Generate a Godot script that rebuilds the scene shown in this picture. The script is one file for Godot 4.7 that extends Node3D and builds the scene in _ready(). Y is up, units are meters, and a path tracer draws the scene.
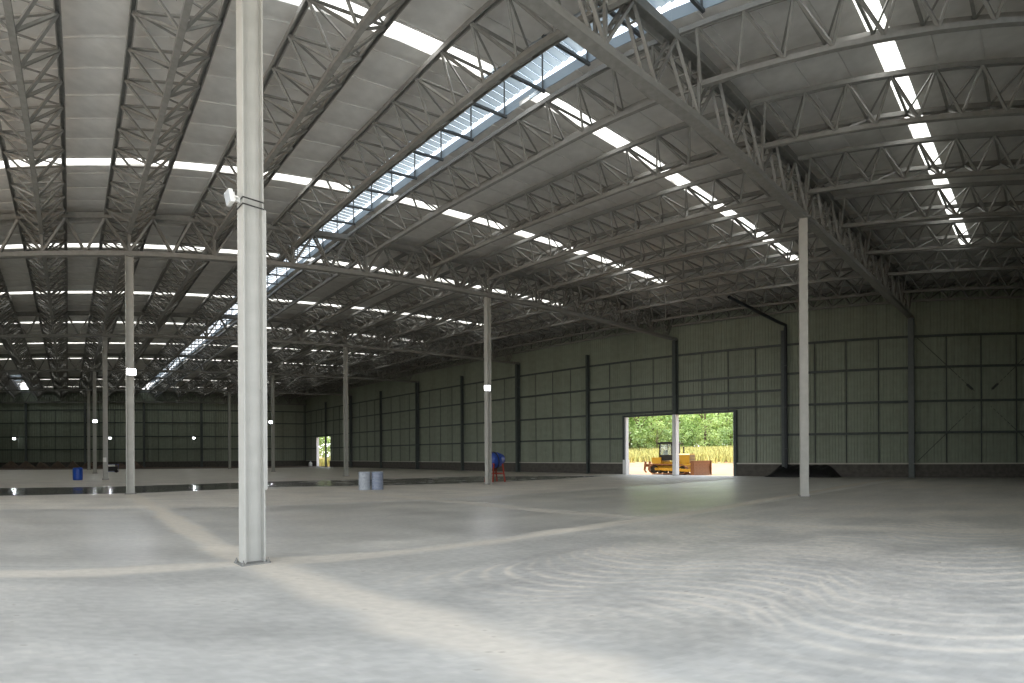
extends Node3D
# A large steel warehouse: columns on a grid, lattice cross girders on the columns, triangular trusses between
# the girders, a sheeted roof with translucent strips and an open ridge ventilator, sheeted walls on a low plinth.
# Positions inside the building are given in bays: u runs along the trusses, v along the girders.

# Survey of the bay grid, metres from the viewer's feet: pairs (to the side, ahead) every half bay,
# one row for each u from -1.5 to 6, in each row v from -1.5 to 3.  Read from the foot of each column and pilaster.
const PLAN := [
	[-20.70, -8.70, -8.20, -11.50, 5.80, -12.60, 19.50, -3.50, 31.00, 9.50, 40.82, 21.30, 49.16, 29.55, 57.50, 37.80, 65.84, 46.04, 74.19, 54.29],  # row u = -1.5
	[-27.10, -1.10, -14.90, -3.40, -1.50, -5.80, 10.60, -1.60, 21.68, 11.84, 30.03, 20.09, 38.37, 28.34, 46.71, 36.58, 55.05, 44.83, 63.40, 53.08],  # row u = -1.0
	[-33.36, 6.63, -21.03, 4.14, -8.70, 1.66, 2.57, 2.40, 11.01, 10.74, 19.46, 19.08, 27.91, 27.42, 36.36, 35.76, 44.81, 44.11, 53.26, 52.45],  # row u = -0.5
	[-39.68, 14.30, -27.35, 11.82, -15.02, 9.33, -4.05, 8.27, 3.54, 13.34, 11.36, 20.66, 19.47, 28.54, 27.71, 36.63, 36.02, 44.81, 44.38, 53.04],  # row u = 0.0
	[-46.00, 21.97, -33.67, 19.49, -21.34, 17.00, -10.65, 16.13, -2.66, 19.23, 4.81, 24.87, 12.47, 31.72, 20.33, 39.16, 28.36, 46.90, 36.48, 54.82],  # row u = 0.5
	[-52.32, 29.64, -39.99, 27.16, -27.71, 24.72, -17.32, 24.11, -8.94, 26.28, -1.37, 30.65, 6.09, 36.43, 13.68, 43.07, 21.43, 50.21, 29.31, 57.68],  # row u = 1.0
	[-58.64, 37.32, -46.31, 34.83, -34.24, 32.58, -24.00, 32.12, -15.36, 33.78, -7.57, 37.28, -0.09, 42.16, 7.38, 48.01, 14.93, 54.51, 22.61, 61.45],  # row u = 1.5
	[-64.96, 44.99, -52.63, 42.50, -40.85, 40.50, -30.70, 40.13, -21.86, 41.48, -13.86, 44.37, -6.26, 48.55, 1.19, 53.70, 8.66, 59.59, 16.20, 66.00],  # row u = 2.0
	[-71.28, 52.66, -58.96, 50.18, -47.49, 48.47, -37.40, 48.16, -28.43, 49.28, -20.23, 51.75, -12.49, 55.37, -4.97, 59.94, 2.48, 65.26, 9.94, 71.17],  # row u = 2.5
	[-77.60, 60.33, -65.37, 57.93, -54.16, 56.45, -44.11, 56.19, -35.03, 57.15, -26.66, 59.29, -18.78, 62.48, -11.17, 66.56, -3.69, 71.39, 3.76, 76.83],  # row u = 3.0
	[-83.92, 68.00, -71.86, 65.75, -60.83, 64.45, -50.82, 64.22, -41.65, 65.06, -33.15, 66.95, -25.13, 69.79, -17.41, 73.47, -9.87, 77.87, -2.40, 82.88],  # row u = 3.5
	[-90.24, 75.67, -78.40, 73.61, -67.52, 72.45, -57.52, 72.25, -48.29, 73.00, -39.68, 74.69, -31.53, 77.24, -23.70, 80.58, -16.08, 84.61, -8.58, 89.25],  # row u = 4.0
	[-96.60, 83.38, -84.97, 81.51, -74.21, 80.47, -64.23, 80.28, -54.95, 80.96, -46.23, 82.48, -37.97, 84.80, -30.04, 87.86, -22.33, 91.57, -14.77, 95.87],  # row u = 4.5
	[-103.03, 91.14, -91.58, 89.43, -80.90, 88.48, -70.94, 88.32, -61.61, 88.93, -52.82, 90.32, -44.45, 92.44, -36.42, 95.25, -28.62, 98.69, -21.00, 102.69],  # row u = 5.0
	[-109.50, 98.94, -98.20, 97.37, -87.60, 96.50, -77.65, 96.35, -68.28, 96.92, -59.41, 98.19, -50.96, 100.15, -42.83, 102.74, -34.95, 105.94, -27.25, 109.67],  # row u = 5.5
	[-116.01, 106.78, -104.83, 105.33, -94.30, 104.53, -84.36, 104.38, -74.96, 104.91, -66.03, 106.09, -57.49, 107.90, -49.28, 110.31, -41.32, 113.29, -33.55, 116.80],  # row u = 6.0
]
const BAY_U := 18.9
const BAY_V := 19.63
const WALL_V := 1.98      # side wall
const END_U := 5.0        # end wall
const FRONT_U := -0.62    # open front
const LEFT_V := -1.0
const ROOF := 13.0
const TOP_Y := 12.62      # top chords of the trusses
const BOT_Y := 11.78      # bottom chords of the trusses
const GIRDER_Y := 10.88   # bottom chord of the girders
const EYE := 1.65

var M := {}
var taken := {}
var unit_bar: Mesh
var rng := RandomNumberGenerator.new()

# ---------------------------------------------------------------- mesh collector
class Shape:
	var p := PackedVector3Array()
	var n := PackedVector3Array()
	var t := PackedVector2Array()
	var c := PackedColorArray()
	var tint := Color.WHITE
	func tri(a: Vector3, b: Vector3, d: Vector3, na: Vector3, nb: Vector3, nd: Vector3, ta := Vector2.ZERO, tb := Vector2.ZERO, td := Vector2.ZERO) -> void:
		p.append(a); p.append(d); p.append(b)
		n.append(na); n.append(nd); n.append(nb)
		t.append(ta); t.append(td); t.append(tb)
		c.append(tint); c.append(tint); c.append(tint)
	func quad(a: Vector3, b: Vector3, d: Vector3, e: Vector3) -> void:   # counter-clockwise seen from the front
		var m := (b - a).cross(e - a)
		if m.length_squared() < 1e-12:
			m = (d - b).cross(e - b)
		m = m.normalized()
		tri(a, b, d, m, m, m, Vector2(0, 0), Vector2(1, 0), Vector2(1, 1))
		tri(a, d, e, m, m, m, Vector2(0, 0), Vector2(1, 1), Vector2(0, 1))
	func box(x: Transform3D, s: Vector3) -> void:
		var h := s * 0.5
		var k := []
		for i in 8:
			k.append(x * Vector3(h.x if i & 1 else -h.x, h.y if i & 2 else -h.y, h.z if i & 4 else -h.z))
		quad(k[4], k[5], k[7], k[6]); quad(k[1], k[0], k[2], k[3])
		quad(k[5], k[1], k[3], k[7]); quad(k[0], k[4], k[6], k[2])
		quad(k[6], k[7], k[3], k[2]); quad(k[0], k[1], k[5], k[4])
	func block(at: Vector3, s: Vector3) -> void:
		box(Transform3D(Basis(), at), s)
	func bar(a: Vector3, b: Vector3, w: float, h: float, up := Vector3.UP) -> void:
		box(Transform3D(Shape.frame(a, b, up), (a + b) * 0.5), Vector3(w, h, a.distance_to(b)))
	static func frame(a: Vector3, b: Vector3, up := Vector3.UP) -> Basis:
		var z := (b - a).normalized()
		if absf(z.dot(up)) > 0.985:
			up = Vector3.RIGHT if absf(z.x) < 0.7 else Vector3.BACK
		var x := up.cross(z).normalized()
		return Basis(x, z.cross(x).normalized(), z)
	func tube(path: Array, r: float, sides := 8, r2 := -1.0) -> void:
		var rings := []
		for i in path.size():
			var a: Vector3 = path[maxi(i - 1, 0)]
			var b: Vector3 = path[mini(i + 1, path.size() - 1)]
			var f := Shape.frame(a, b)
			var rr := r if r2 < 0 else lerpf(r, r2, float(i) / (path.size() - 1))
			var ring := []
			for k in sides:
				var q := TAU * k / sides
				var d := f.x * cos(q) + f.y * sin(q)
				ring.append([path[i] + d * rr, d])
			rings.append(ring)
		for i in path.size() - 1:
			for k in sides:
				var m := (k + 1) % sides
				var A = rings[i][k]; var B = rings[i][m]; var C = rings[i + 1][m]; var D = rings[i + 1][k]
				tri(A[0], B[0], C[0], A[1], B[1], C[1]); tri(A[0], C[0], D[0], A[1], C[1], D[1])
		for e in [0, path.size() - 1]:
			var cap: Vector3 = (path[1] - path[0]).normalized() * (-1.0 if e == 0 else 1.0)
			for k in sides:
				var m := (k + 1) % sides
				if e == 0:
					tri(path[e], rings[e][m][0], rings[e][k][0], cap, cap, cap)
				else:
					tri(path[e], rings[e][k][0], rings[e][m][0], cap, cap, cap)
	func lathe(x: Transform3D, profile: Array, sides := 16) -> void:   # profile: (radius, height) from the bottom up
		for i in profile.size() - 1:
			var a: Vector2 = profile[i]; var b: Vector2 = profile[i + 1]
			var d := b - a
			var nr := Vector2(d.y, -d.x).normalized()
			for k in sides:
				var q := TAU * k / sides; var r := TAU * (k + 1) / sides
				var P := func(v: Vector2, g: float) -> Vector3: return x * Vector3(v.x * cos(g), v.y, -v.x * sin(g))
				var N := func(g: float) -> Vector3: return (x.basis * Vector3(nr.x * cos(g), nr.y, -nr.x * sin(g))).normalized()
				if a.x > 1e-5:
					tri(P.call(a, q), P.call(a, r), P.call(b, r), N.call(q), N.call(r), N.call(r))
				if b.x > 1e-5:
					tri(P.call(a, q), P.call(b, r), P.call(b, q), N.call(q), N.call(r), N.call(q))
	func sweep(profile: Array, path: Array, up := Vector3.UP) -> void:  # closed profile, counter-clockwise in (x, y) looking along -z
		var m := profile.size()
		var rows := []
		for i in path.size():
			var f := Shape.frame(path[maxi(i - 1, 0)], path[mini(i + 1, path.size() - 1)], up)
			var row := []
			for q in profile:
				row.append(path[i] + f.x * q.x + f.y * q.y)
			rows.append(row)
		for i in path.size() - 1:
			for k in m:
				var e := (k + 1) % m
				quad(rows[i][k], rows[i][e], rows[i + 1][e], rows[i + 1][k])
		var pts := PackedVector2Array()
		for q in profile: pts.append(q)
		var idx := Geometry2D.triangulate_polygon(pts)
		for e in [0, path.size() - 1]:
			var d: Vector3 = (path[1] - path[0]).normalized() if e == 0 else (path[-1] - path[-2]).normalized()
			for k in range(0, idx.size(), 3):
				tri(rows[e][idx[k]], rows[e][idx[k + 1]], rows[e][idx[k + 2]], d, d, d)
	func grid(f: Callable, nu: int, nv: int, uv = null, flip := false) -> void:
		# f(s, t) -> Vector3 for s, t in 0..1; smooth normals
		var q := []; var w := []; var m := []
		for i in nu + 1:
			for j in nv + 1:
				var s := float(i) / nu; var t_ := float(j) / nv
				q.append(f.call(s, t_))
				w.append(uv.call(s, t_) if uv != null else Vector2(s, t_))
		for i in nu + 1:
			for j in nv + 1:
				var a: Vector3 = q[mini(i + 1, nu) * (nv + 1) + j] - q[maxi(i - 1, 0) * (nv + 1) + j]
				var b: Vector3 = q[i * (nv + 1) + mini(j + 1, nv)] - q[i * (nv + 1) + maxi(j - 1, 0)]
				var z := a.cross(b).normalized()
				m.append(-z if flip else z)
		for i in nu:
			for j in nv:
				var A := i * (nv + 1) + j; var B := A + nv + 1; var C := B + 1; var D := A + 1
				if flip:
					tri(q[A], q[D], q[C], m[A], m[D], m[C], w[A], w[D], w[C]); tri(q[A], q[C], q[B], m[A], m[C], m[B], w[A], w[C], w[B])
				else:
					tri(q[A], q[B], q[C], m[A], m[B], m[C], w[A], w[B], w[C]); tri(q[A], q[C], q[D], m[A], m[C], m[D], w[A], w[C], w[D])
	func mesh() -> ArrayMesh:
		var a := []
		a.resize(Mesh.ARRAY_MAX)
		a[Mesh.ARRAY_VERTEX] = p; a[Mesh.ARRAY_NORMAL] = n; a[Mesh.ARRAY_TEX_UV] = t; a[Mesh.ARRAY_COLOR] = c
		var o := ArrayMesh.new()
		o.add_surface_from_arrays(Mesh.PRIMITIVE_TRIANGLES, a)
		return o

# ---------------------------------------------------------------- naming and placing
func numbered(called: String) -> String:
	var k: int = taken.get(called, 0)
	taken[called] = k + 1
	return called if k == 0 else "%s_%03d" % [called, k]

func part(called: String, what, m: Material, parent: Node, at := Transform3D()) -> MeshInstance3D:
	var o := MeshInstance3D.new()
	o.name = called if parent != self else numbered(called)
	o.mesh = what.mesh() if what is Shape else what
	o.material_override = m
	o.transform = at
	parent.add_child(o, true)
	return o

func thing(called: String, label: String, category: String, at := Transform3D(), group := "") -> Node3D:
	var o := Node3D.new()
	o.name = numbered(called)
	add_child(o)
	o.transform = at
	return tag(o, label, category, group)

func tag(o: Node3D, label: String, category: String, group := "", kind := "thing") -> Node3D:
	o.set_meta("label", label); o.set_meta("category", category); o.set_meta("kind", kind)
	if group != "":
		o.set_meta("group", group)
	return o

func setting(called: String) -> Node3D:
	var o := Node3D.new()
	o.name = called
	add_child(o)
	o.set_meta("kind", "structure")
	return o

func bar_part(called: String, a: Vector3, b: Vector3, w: float, h: float, m: Material, parent: Node) -> void:
	var f := Shape.frame(a, b)
	part(called, unit_bar, m, parent, Transform3D(Basis(f.x * w, f.y * h, f.z * a.distance_to(b)), (a + b) * 0.5))

# ---------------------------------------------------------------- the bay grid
func _w(t: float) -> Array:
	return [-0.5 * t + t * t - 0.5 * t * t * t, 1.0 - 2.5 * t * t + 1.5 * t * t * t, 0.5 * t + 2.0 * t * t - 1.5 * t * t * t, -0.5 * t * t + 0.5 * t * t * t]

func plan(u: float, v: float) -> Vector2:
	var x := (u + 1.5) * 2.0; var y := (v + 1.5) * 2.0
	var i := clampi(int(floor(x)), 1, 13); var j := clampi(int(floor(y)), 1, 7)
	var a := _w(x - i); var b := _w(y - j)
	var o := Vector2.ZERO
	for k in 4:
		var row: Array = PLAN[i - 1 + k]
		for l in 4:
			var w: float = a[k] * b[l]
			o += w * Vector2(row[(j - 1 + l) * 2], row[(j - 1 + l) * 2 + 1])
	return o

func at(u: float, v: float, y := 0.0) -> Vector3:
	var q := plan(u, v)
	return Vector3(q.x, y, -q.y)

func axes(u: float, v: float, y := 0.0) -> Transform3D:     # x along v, z against u
	var d := (at(u + 0.02, v) - at(u - 0.02, v)).normalized()
	var x := d.cross(Vector3.UP).normalized()
	return Transform3D(Basis(x, Vector3.UP, -d), at(u, v, y))

func vaxes(u: float, v: float, y := 0.0) -> Transform3D:    # x exactly along v
	var x := (at(u, v + 0.02) - at(u, v - 0.02)).normalized()
	return Transform3D(Basis(x, Vector3.UP, x.cross(Vector3.UP)), at(u, v, y))

# a thing in view of the photograph's frame (anything wholly outside it is left out)
func in_view(q: Vector3, margin := 40.0) -> bool:
	if q.z > -3.0:
		return false
	var x := 512.0 + 531.4 * q.x / -q.z
	var y := 455.5 - 531.4 * (q.y - EYE) / -q.z
	return x > -margin and x < 1024.0 + margin and y > -margin and y < 683.0 + margin

# ---------------------------------------------------------------- materials
func noise_tex(size: int, freq: float, lo: Color, hi: Color, sd: int, octaves := 4, type := FastNoiseLite.TYPE_SIMPLEX_SMOOTH) -> ImageTexture:
	var f := FastNoiseLite.new()
	f.seed = sd; f.frequency = freq; f.noise_type = type; f.fractal_octaves = octaves
	var im := f.get_seamless_image(size, size)
	im.convert(Image.FORMAT_RGB8)
	var d := im.get_data()
	for i in range(0, d.size(), 3):
		var k := d[i] / 255.0
		var q := lo.lerp(hi, k)
		d[i] = q.r8; d[i + 1] = q.g8; d[i + 2] = q.b8
	return ImageTexture.create_from_image(Image.create_from_data(size, size, false, Image.FORMAT_RGB8, d))

func mat(called: String, col: Color, rough: float, metal := 0.0, spec := 0.5) -> StandardMaterial3D:
	var m := StandardMaterial3D.new()
	m.resource_name = called
	m.albedo_color = col; m.roughness = rough; m.metallic = metal; m.metallic_specular = spec
	M[called] = m
	return m

func mottled(called: String, lo: Color, hi: Color, rough: float, scale: float, sd: int, metal := 0.0) -> StandardMaterial3D:
	var m := mat(called, Color.WHITE, rough, metal)
	m.albedo_texture = noise_tex(256, 0.02, lo, hi, sd)
	m.uv1_triplanar = true; m.uv1_world_triplanar = true
	m.uv1_scale = Vector3.ONE * scale
	return m

func c8(r: int, g: int, b: int) -> Color:
	return Color8(r, g, b)

func make_materials() -> void:
	mottled("steel", c8(108, 108, 104), c8(130, 130, 126), 0.5, 0.7, 3)
	mottled("column_paint", c8(160, 160, 154), c8(178, 178, 172), 0.45, 0.45, 5)
	mottled("pilaster_steel", c8(66, 74, 74), c8(84, 92, 90), 0.55, 0.6, 7)
	mottled("roof_foil", c8(182, 181, 177), c8(200, 199, 195), 0.5, 0.35, 11)
	mottled("wall_sheet", c8(132, 141, 126), c8(148, 157, 141), 0.55, 0.25, 13)
	mottled("wall_sheet_b", c8(127, 136, 121), c8(143, 152, 136), 0.55, 0.3, 14)
	mottled("plinth", c8(74, 72, 68), c8(104, 101, 95), 0.9, 0.5, 17)
	mat("flashing", c8(190, 186, 178), 0.5)
	mat("daylit_white", c8(236, 238, 240), 0.5)  # white that stands for daylight on door reveals and post
	mat("vent_sheet", c8(138, 152, 162), 0.45)
	mat("dark_pipe", c8(38, 44, 50), 0.5)
	mat("recess_black", c8(14, 15, 17), 0.5)  # near-black for the shaded recess at the plinth
	mat("rod", c8(70, 74, 76), 0.5)
	mat("plastic_white", c8(226, 226, 222), 0.4)
	mat("strap", c8(40, 40, 40), 0.7)
	var s := mat("skylight_sheet", c8(240, 242, 240), 0.5)
	s.emission_enabled = true; s.emission = Color(1, 1, 0.985); s.emission_energy_multiplier = 1.5
	var l := mat("floodlight_lens", c8(250, 250, 250), 0.3)
	l.emission_enabled = true; l.emission = Color(0.96, 0.98, 1.0); l.emission_energy_multiplier = 12.0
	mat("lens_off", c8(180, 186, 190), 0.15)
	mottled("soil", c8(70, 58, 48), c8(100, 84, 70), 0.95, 0.3, 23)
	mottled("bounce_apron", c8(206, 204, 198), c8(224, 222, 216), 0.9, 0.1, 43)  # pale so the unseen paving throws daylight up to the roof
	mottled("dirt", c8(142, 112, 82), c8(170, 140, 108), 0.95, 0.06, 29)
	mat("yellow_paint", c8(196, 154, 44), 0.5)
	mat("black_steel", c8(30, 30, 31), 0.55)
	mottled("muddy_steel", c8(110, 74, 50), c8(150, 106, 74), 0.85, 0.9, 31)
	var g := mat("cab_glass", Color(0.8, 0.88, 0.88, 0.25), 0.05)
	g.transparency = BaseMaterial3D.TRANSPARENCY_ALPHA
	mat("drum_blue", c8(24, 74, 168), 0.4)
	mottled("drum_grey", c8(140, 148, 158), c8(178, 184, 190), 0.5, 1.6, 37)
	mottled("drum_worn", c8(84, 98, 128), c8(172, 178, 186), 0.5, 2.2, 39)
	mat("mixer_blue", c8(28, 62, 140), 0.45)
	mat("mixer_red", c8(150, 56, 40), 0.5)
	mat("rubber", c8(22, 22, 22), 0.8)
	mat("bark", c8(104, 88, 70), 0.9)
	for k in 4:
		var f := mat("leaf_%d" % k, [c8(148, 170, 110), c8(158, 182, 116), c8(162, 178, 114), c8(142, 164, 112)][k], 0.7)
		f.backlight_enabled = true; f.backlight = Color(0.6, 0.66, 0.4)
		f.cull_mode = BaseMaterial3D.CULL_DISABLED
	var y := mat("dry_grass", Color.WHITE, 0.9)
	y.vertex_color_use_as_albedo = true
	y.cull_mode = BaseMaterial3D.CULL_DISABLED

# ---------------------------------------------------------------- the scene
func _ready() -> void:
	rng.seed = 20240
	var cam := Camera3D.new()
	cam.name = "camera"
	cam.projection = Camera3D.PROJECTION_FRUSTUM
	cam.keep_aspect = Camera3D.KEEP_HEIGHT
	cam.near = 0.1; cam.far = 600.0
	cam.size = 683.0 / 531.4 * cam.near
	cam.frustum_offset = Vector2(0.0, (455.5 - 341.5) / 531.4 * cam.near)
	cam.position = Vector3(0, EYE, 0)
	cam.rotation.z = -0.0055
	add_child(cam)
	cam.current = true

	var env := Environment.new()
	env.background_mode = Environment.BG_SKY
	var sky := Sky.new()
	var sm := ProceduralSkyMaterial.new()
	sm.sky_top_color = c8(206, 216, 230)
	sm.sky_horizon_color = c8(242, 240, 236)
	sm.sky_curve = 0.2
	sm.ground_bottom_color = c8(150, 140, 124)
	sm.ground_horizon_color = c8(200, 200, 196)
	sm.sky_energy_multiplier = 1.6
	sm.ground_energy_multiplier = 1.0
	sky.sky_material = sm
	env.sky = sky
	env.tonemap_mode = Environment.TONE_MAPPER_LINEAR
	env.tonemap_exposure = 1.42
	env.sdfgi_enabled = true; env.ssao_enabled = true; env.ssil_enabled = true
	var we := WorldEnvironment.new()
	we.name = "surroundings"
	we.environment = env
	add_child(we)

	var sun := DirectionalLight3D.new()
	sun.name = "sun"
	sun.light_energy = 2.2
	sun.light_color = c8(255, 251, 243)
	sun.light_angular_distance = 3.0
	sun.shadow_enabled = true
	sun.sky_mode = DirectionalLight3D.SKY_MODE_LIGHT_ONLY
	add_child(sun)
	sun.look_at_from_position(Vector3(-22, 70, -16), Vector3.ZERO)

	unit_bar = BoxMesh.new()
	make_materials()
	skylight_lamps(0.75)
	build_floor()
	build_roof()
	build_walls()
	build_girders()
	build_trusses()
	build_ventilators()
	build_columns()
	build_outdoors()
	build_bulldozer()
	build_small_things()

# ---------------------------------------------------------------- floor
const FLOOR_A := [-0.66, 0.0, -0.75, 2.0]      # u0, u1, v0, v1 of the two floor prints
const FLOOR_B := [0.0, 1.9, -0.75, 2.0]

func curve_at(list: Array, x: float) -> float:
	for i in list.size() - 1:
		if x < list[i + 1][0] or i == list.size() - 2:
			return lerpf(list[i][1], list[i + 1][1], clampf((x - list[i][0]) / (list[i + 1][0] - list[i][0]), 0.0, 1.0))
	return 0.0

func noise_bytes(sd: int, freq: float, octaves: int) -> PackedByteArray:
	var f := FastNoiseLite.new()
	f.seed = sd; f.frequency = freq; f.fractal_octaves = octaves; f.noise_type = FastNoiseLite.TYPE_SIMPLEX_SMOOTH
	var im := f.get_seamless_image(512, 512)
	im.convert(Image.FORMAT_L8)
	return im.get_data()

func floor_material(called: String, r: Array, w: int, h: int) -> StandardMaterial3D:
	# concrete slabs: trowelled grey cement, tan dust swept along the joints, a wet strip, pale trowel swirls
	var n1 := noise_bytes(101, 0.006, 3)
	var n2 := noise_bytes(102, 0.02, 4)
	var n3 := noise_bytes(103, 0.11, 3)
	var streak := noise_bytes(104, 0.03, 4)
	var wet_f := [[-0.8, 0.86], [-0.3, 0.93], [-0.16, 0.98], [0.0, 1.014], [0.31, 1.15], [0.45, 1.2], [0.65, 1.14], [1.03, 1.09], [1.41, 1.12], [1.8, 1.2]]
	var wet_b := [[-0.8, 1.3], [-0.34, 1.34], [0.0, 1.41], [0.46, 1.6], [0.9, 1.63], [1.44, 1.6], [1.7, 1.3], [1.8, 1.2]]
	var d := PackedByteArray(); d.resize(w * h * 3)
	var ro := PackedByteArray(); ro.resize(w * h)
	for y in h:
		var v: float = lerpf(r[2], r[3], (y + 0.5) / h)
		var V := v * BAY_V
		var wf := curve_at(wet_f, v); var wb := curve_at(wet_b, v)
		var vi := int((V + 200.0) * 24.0)
		for x in w:
			var u: float = lerpf(r[0], r[1], (x + 0.5) / w)
			var U := u * BAY_U
			var ui := int((U + 200.0) * 24.0)
			var a := n1[(vi & 511) * 512 + (ui & 511)] / 255.0
			var b := n2[(vi & 511) * 512 + (ui & 511)] / 255.0
			var c := n3[(vi * 2 & 511) * 512 + (ui * 2 & 511)] / 255.0
			var s := streak[((vi >> 2) & 511) * 512 + (ui & 511)] / 255.0
			var g := 0.685; var warm := 0.12; var rough := 0.5
			if u > 0.0:
				var e := u + 0.02 * (b - 0.5)
				if e < 0.57:
					g = 0.71; warm = 0.14; rough = 0.36
				else:
					g = 0.75; warm = 0.42; rough = 0.55
				if e > wf and e < wb:
					var k := clampf((v - 0.3) / 0.3, 0.0, 1.0)
					var edge := clampf(minf(e - wf, wb - e) / 0.03, 0.0, 1.0)
					g = lerpf(g, lerpf(0.34, 0.44, k), edge); warm *= 1.0 - 0.7 * edge
					rough = lerpf(rough, lerpf(0.14, 0.25, k), edge)
			g += 0.10 * (b - 0.5) + 0.09 * (c - 0.5) + 0.06 * (a - 0.5) + 0.07 * (s - 0.5)
			warm += 0.35 * maxf(0.0, a - 0.52) + 0.25 * maxf(0.0, b - 0.6)
			# dust swept along the joints
			var wob := 0.3 * (b - 0.5) + 0.3 * (s - 0.5) + 0.12 * (c - 0.5)
			var wide := (0.6 if u < 0.0 else 0.45) * (0.8 + 0.4 * a)
			var dust := 0.0
			var k0 := 1.0 - (absf(V - (0.08 if u < 0.0 else 0.0)) + wob) / wide
			if k0 > 0.0 and u < 0.99: dust = clampf(k0 * 1.5, 0.0, 0.9)
			var k1 := 1.0 - (absf(U - BAY_U * (0.22 * minf(v, 0.0) + 0.035 * maxf(v, 0.0))) + wob) / 0.42
			if k1 > 0.0: dust = maxf(dust, clampf(k1 * 1.3, 0.0, 0.8))
			var k2 := 1.0 - (absf(V - 0.52 * BAY_V) + wob) / 0.5
			if k2 > 0.0 and u > -0.55 and u < 0.98: dust = maxf(dust, clampf(k2 * 1.2, 0.0, 0.6))
			if u < 0.0:
				# the swirls of a power trowel, rows of crescents in pale dust
				if v > 0.02 and v < 1.0:
					for q in 3:
						var pc: float = [-7.6, -5.4, -3.2][q] + 0.5 * (a - 0.5)
						var rad: float = [1.7, 1.6, 1.5][q]
						var pp: float = (U - pc) / rad
						if absf(pp) < 0.99:
							var ph: float = (V * (1.0 if q != 1 else -1.0) + 1.15 * rad * sqrt(1.0 - pp * pp)) / [0.42, 0.38, 0.4][q] + 0.5 * (a - 0.5)
							var tri: float = absf(fposmod(ph, 1.0) - 0.5) * 2.0
							var fade := clampf((v - 0.02) * 10.0, 0.0, 1.0) * clampf((1.0 - v) * 5.0, 0.0, 1.0) * clampf((1.0 - absf(pp)) * 5.0, 0.0, 1.0)
							dust = maxf(dust, fade * clampf((tri - 0.45) * 1.9, 0.0, 0.85) * clampf(b * 1.8 - 0.2, 0.3, 1.0))
				# loose dust patches
				dust = maxf(dust, clampf((a + 0.5 * b + 0.3 * c - 1.05) * 1.6, 0.0, 0.35))
			g = lerpf(g, 0.785 + 0.07 * (c - 0.5), dust)
			warm = lerpf(warm, 0.68, dust)
			rough = lerpf(rough, 0.8, dust)
			if c > 0.83 and b > 0.6: g -= 0.1; warm += 0.2     # crumbs and stains
			var i := (y * w + x) * 3
			d[i] = int(255.0 * clampf(g * lerpf(0.995, 1.02, warm), 0.0, 1.0))
			d[i + 1] = int(255.0 * clampf(g * lerpf(0.99, 0.965, warm), 0.0, 1.0))
			d[i + 2] = int(255.0 * clampf(g * lerpf(0.962, 0.88, warm), 0.0, 1.0))
			ro[y * w + x] = int(255.0 * clampf(rough + 0.12 * (b - 0.5), 0.04, 1.0))
	var m := mat(called, Color.WHITE, 1.0)
	m.albedo_texture = ImageTexture.create_from_image(Image.create_from_data(w, h, false, Image.FORMAT_RGB8, d))
	m.roughness_texture = ImageTexture.create_from_image(Image.create_from_data(w, h, false, Image.FORMAT_L8, ro))
	m.roughness_texture_channel = BaseMaterial3D.TEXTURE_CHANNEL_RED
	m.texture_repeat = false
	return m

func build_floor() -> void:
	var f := setting("floor")
	var ma := floor_material("floor_front", FLOOR_A, 880, 2000)
	var mb := floor_material("floor_mid", FLOOR_B, 1024, 1200)
	var mc := mottled("floor_far", c8(184, 180, 168), c8(202, 198, 186), 0.5, 0.12, 41)
	var us := [FRONT_U, 0.0, 0.57, 1.0, 1.45, 1.9, 3.0, 4.2, END_U]
	var vs := [LEFT_V, 0.0, 0.52, 1.0, WALL_V]
	for i in us.size() - 1:
		for j in vs.size() - 1:
			var s := Shape.new()
			var u0: float = us[i]; var u1: float = us[i + 1]; var v0: float = vs[j]; var v1: float = vs[j + 1]
			var r: Array = FLOOR_A if i == 0 else FLOOR_B
			s.grid(func(a: float, b: float) -> Vector3: return at(lerpf(u0, u1, a), lerpf(v0, v1, b)), 12, 10,
				func(a: float, b: float) -> Vector2: return Vector2((lerpf(u0, u1, a) - r[0]) / (r[1] - r[0]), (lerpf(v0, v1, b) - r[2]) / (r[3] - r[2])), true)
			part("slab", s, ma if i == 0 else (mb if u1 < 1.95 else (mc if u1 < 4.3 else M.soil)), f)
	# slab body below the surface
	var e := Shape.new()
	e.grid(func(a: float, b: float) -> Vector3: return at(lerpf(FRONT_U, END_U, a), lerpf(LEFT_V, WALL_V, b), -0.14), 24, 12, null, true)
	part("sub_base", e, M.plinth, f)

# ---------------------------------------------------------------- roof
func strips(i: int) -> Array:      # u ranges of the translucent strips in bay i
	return [[i + 0.728, i + 0.762]] if i == -1 else [[i + 0.253, i + 0.287], [i + 0.753, i + 0.787]]

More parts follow.
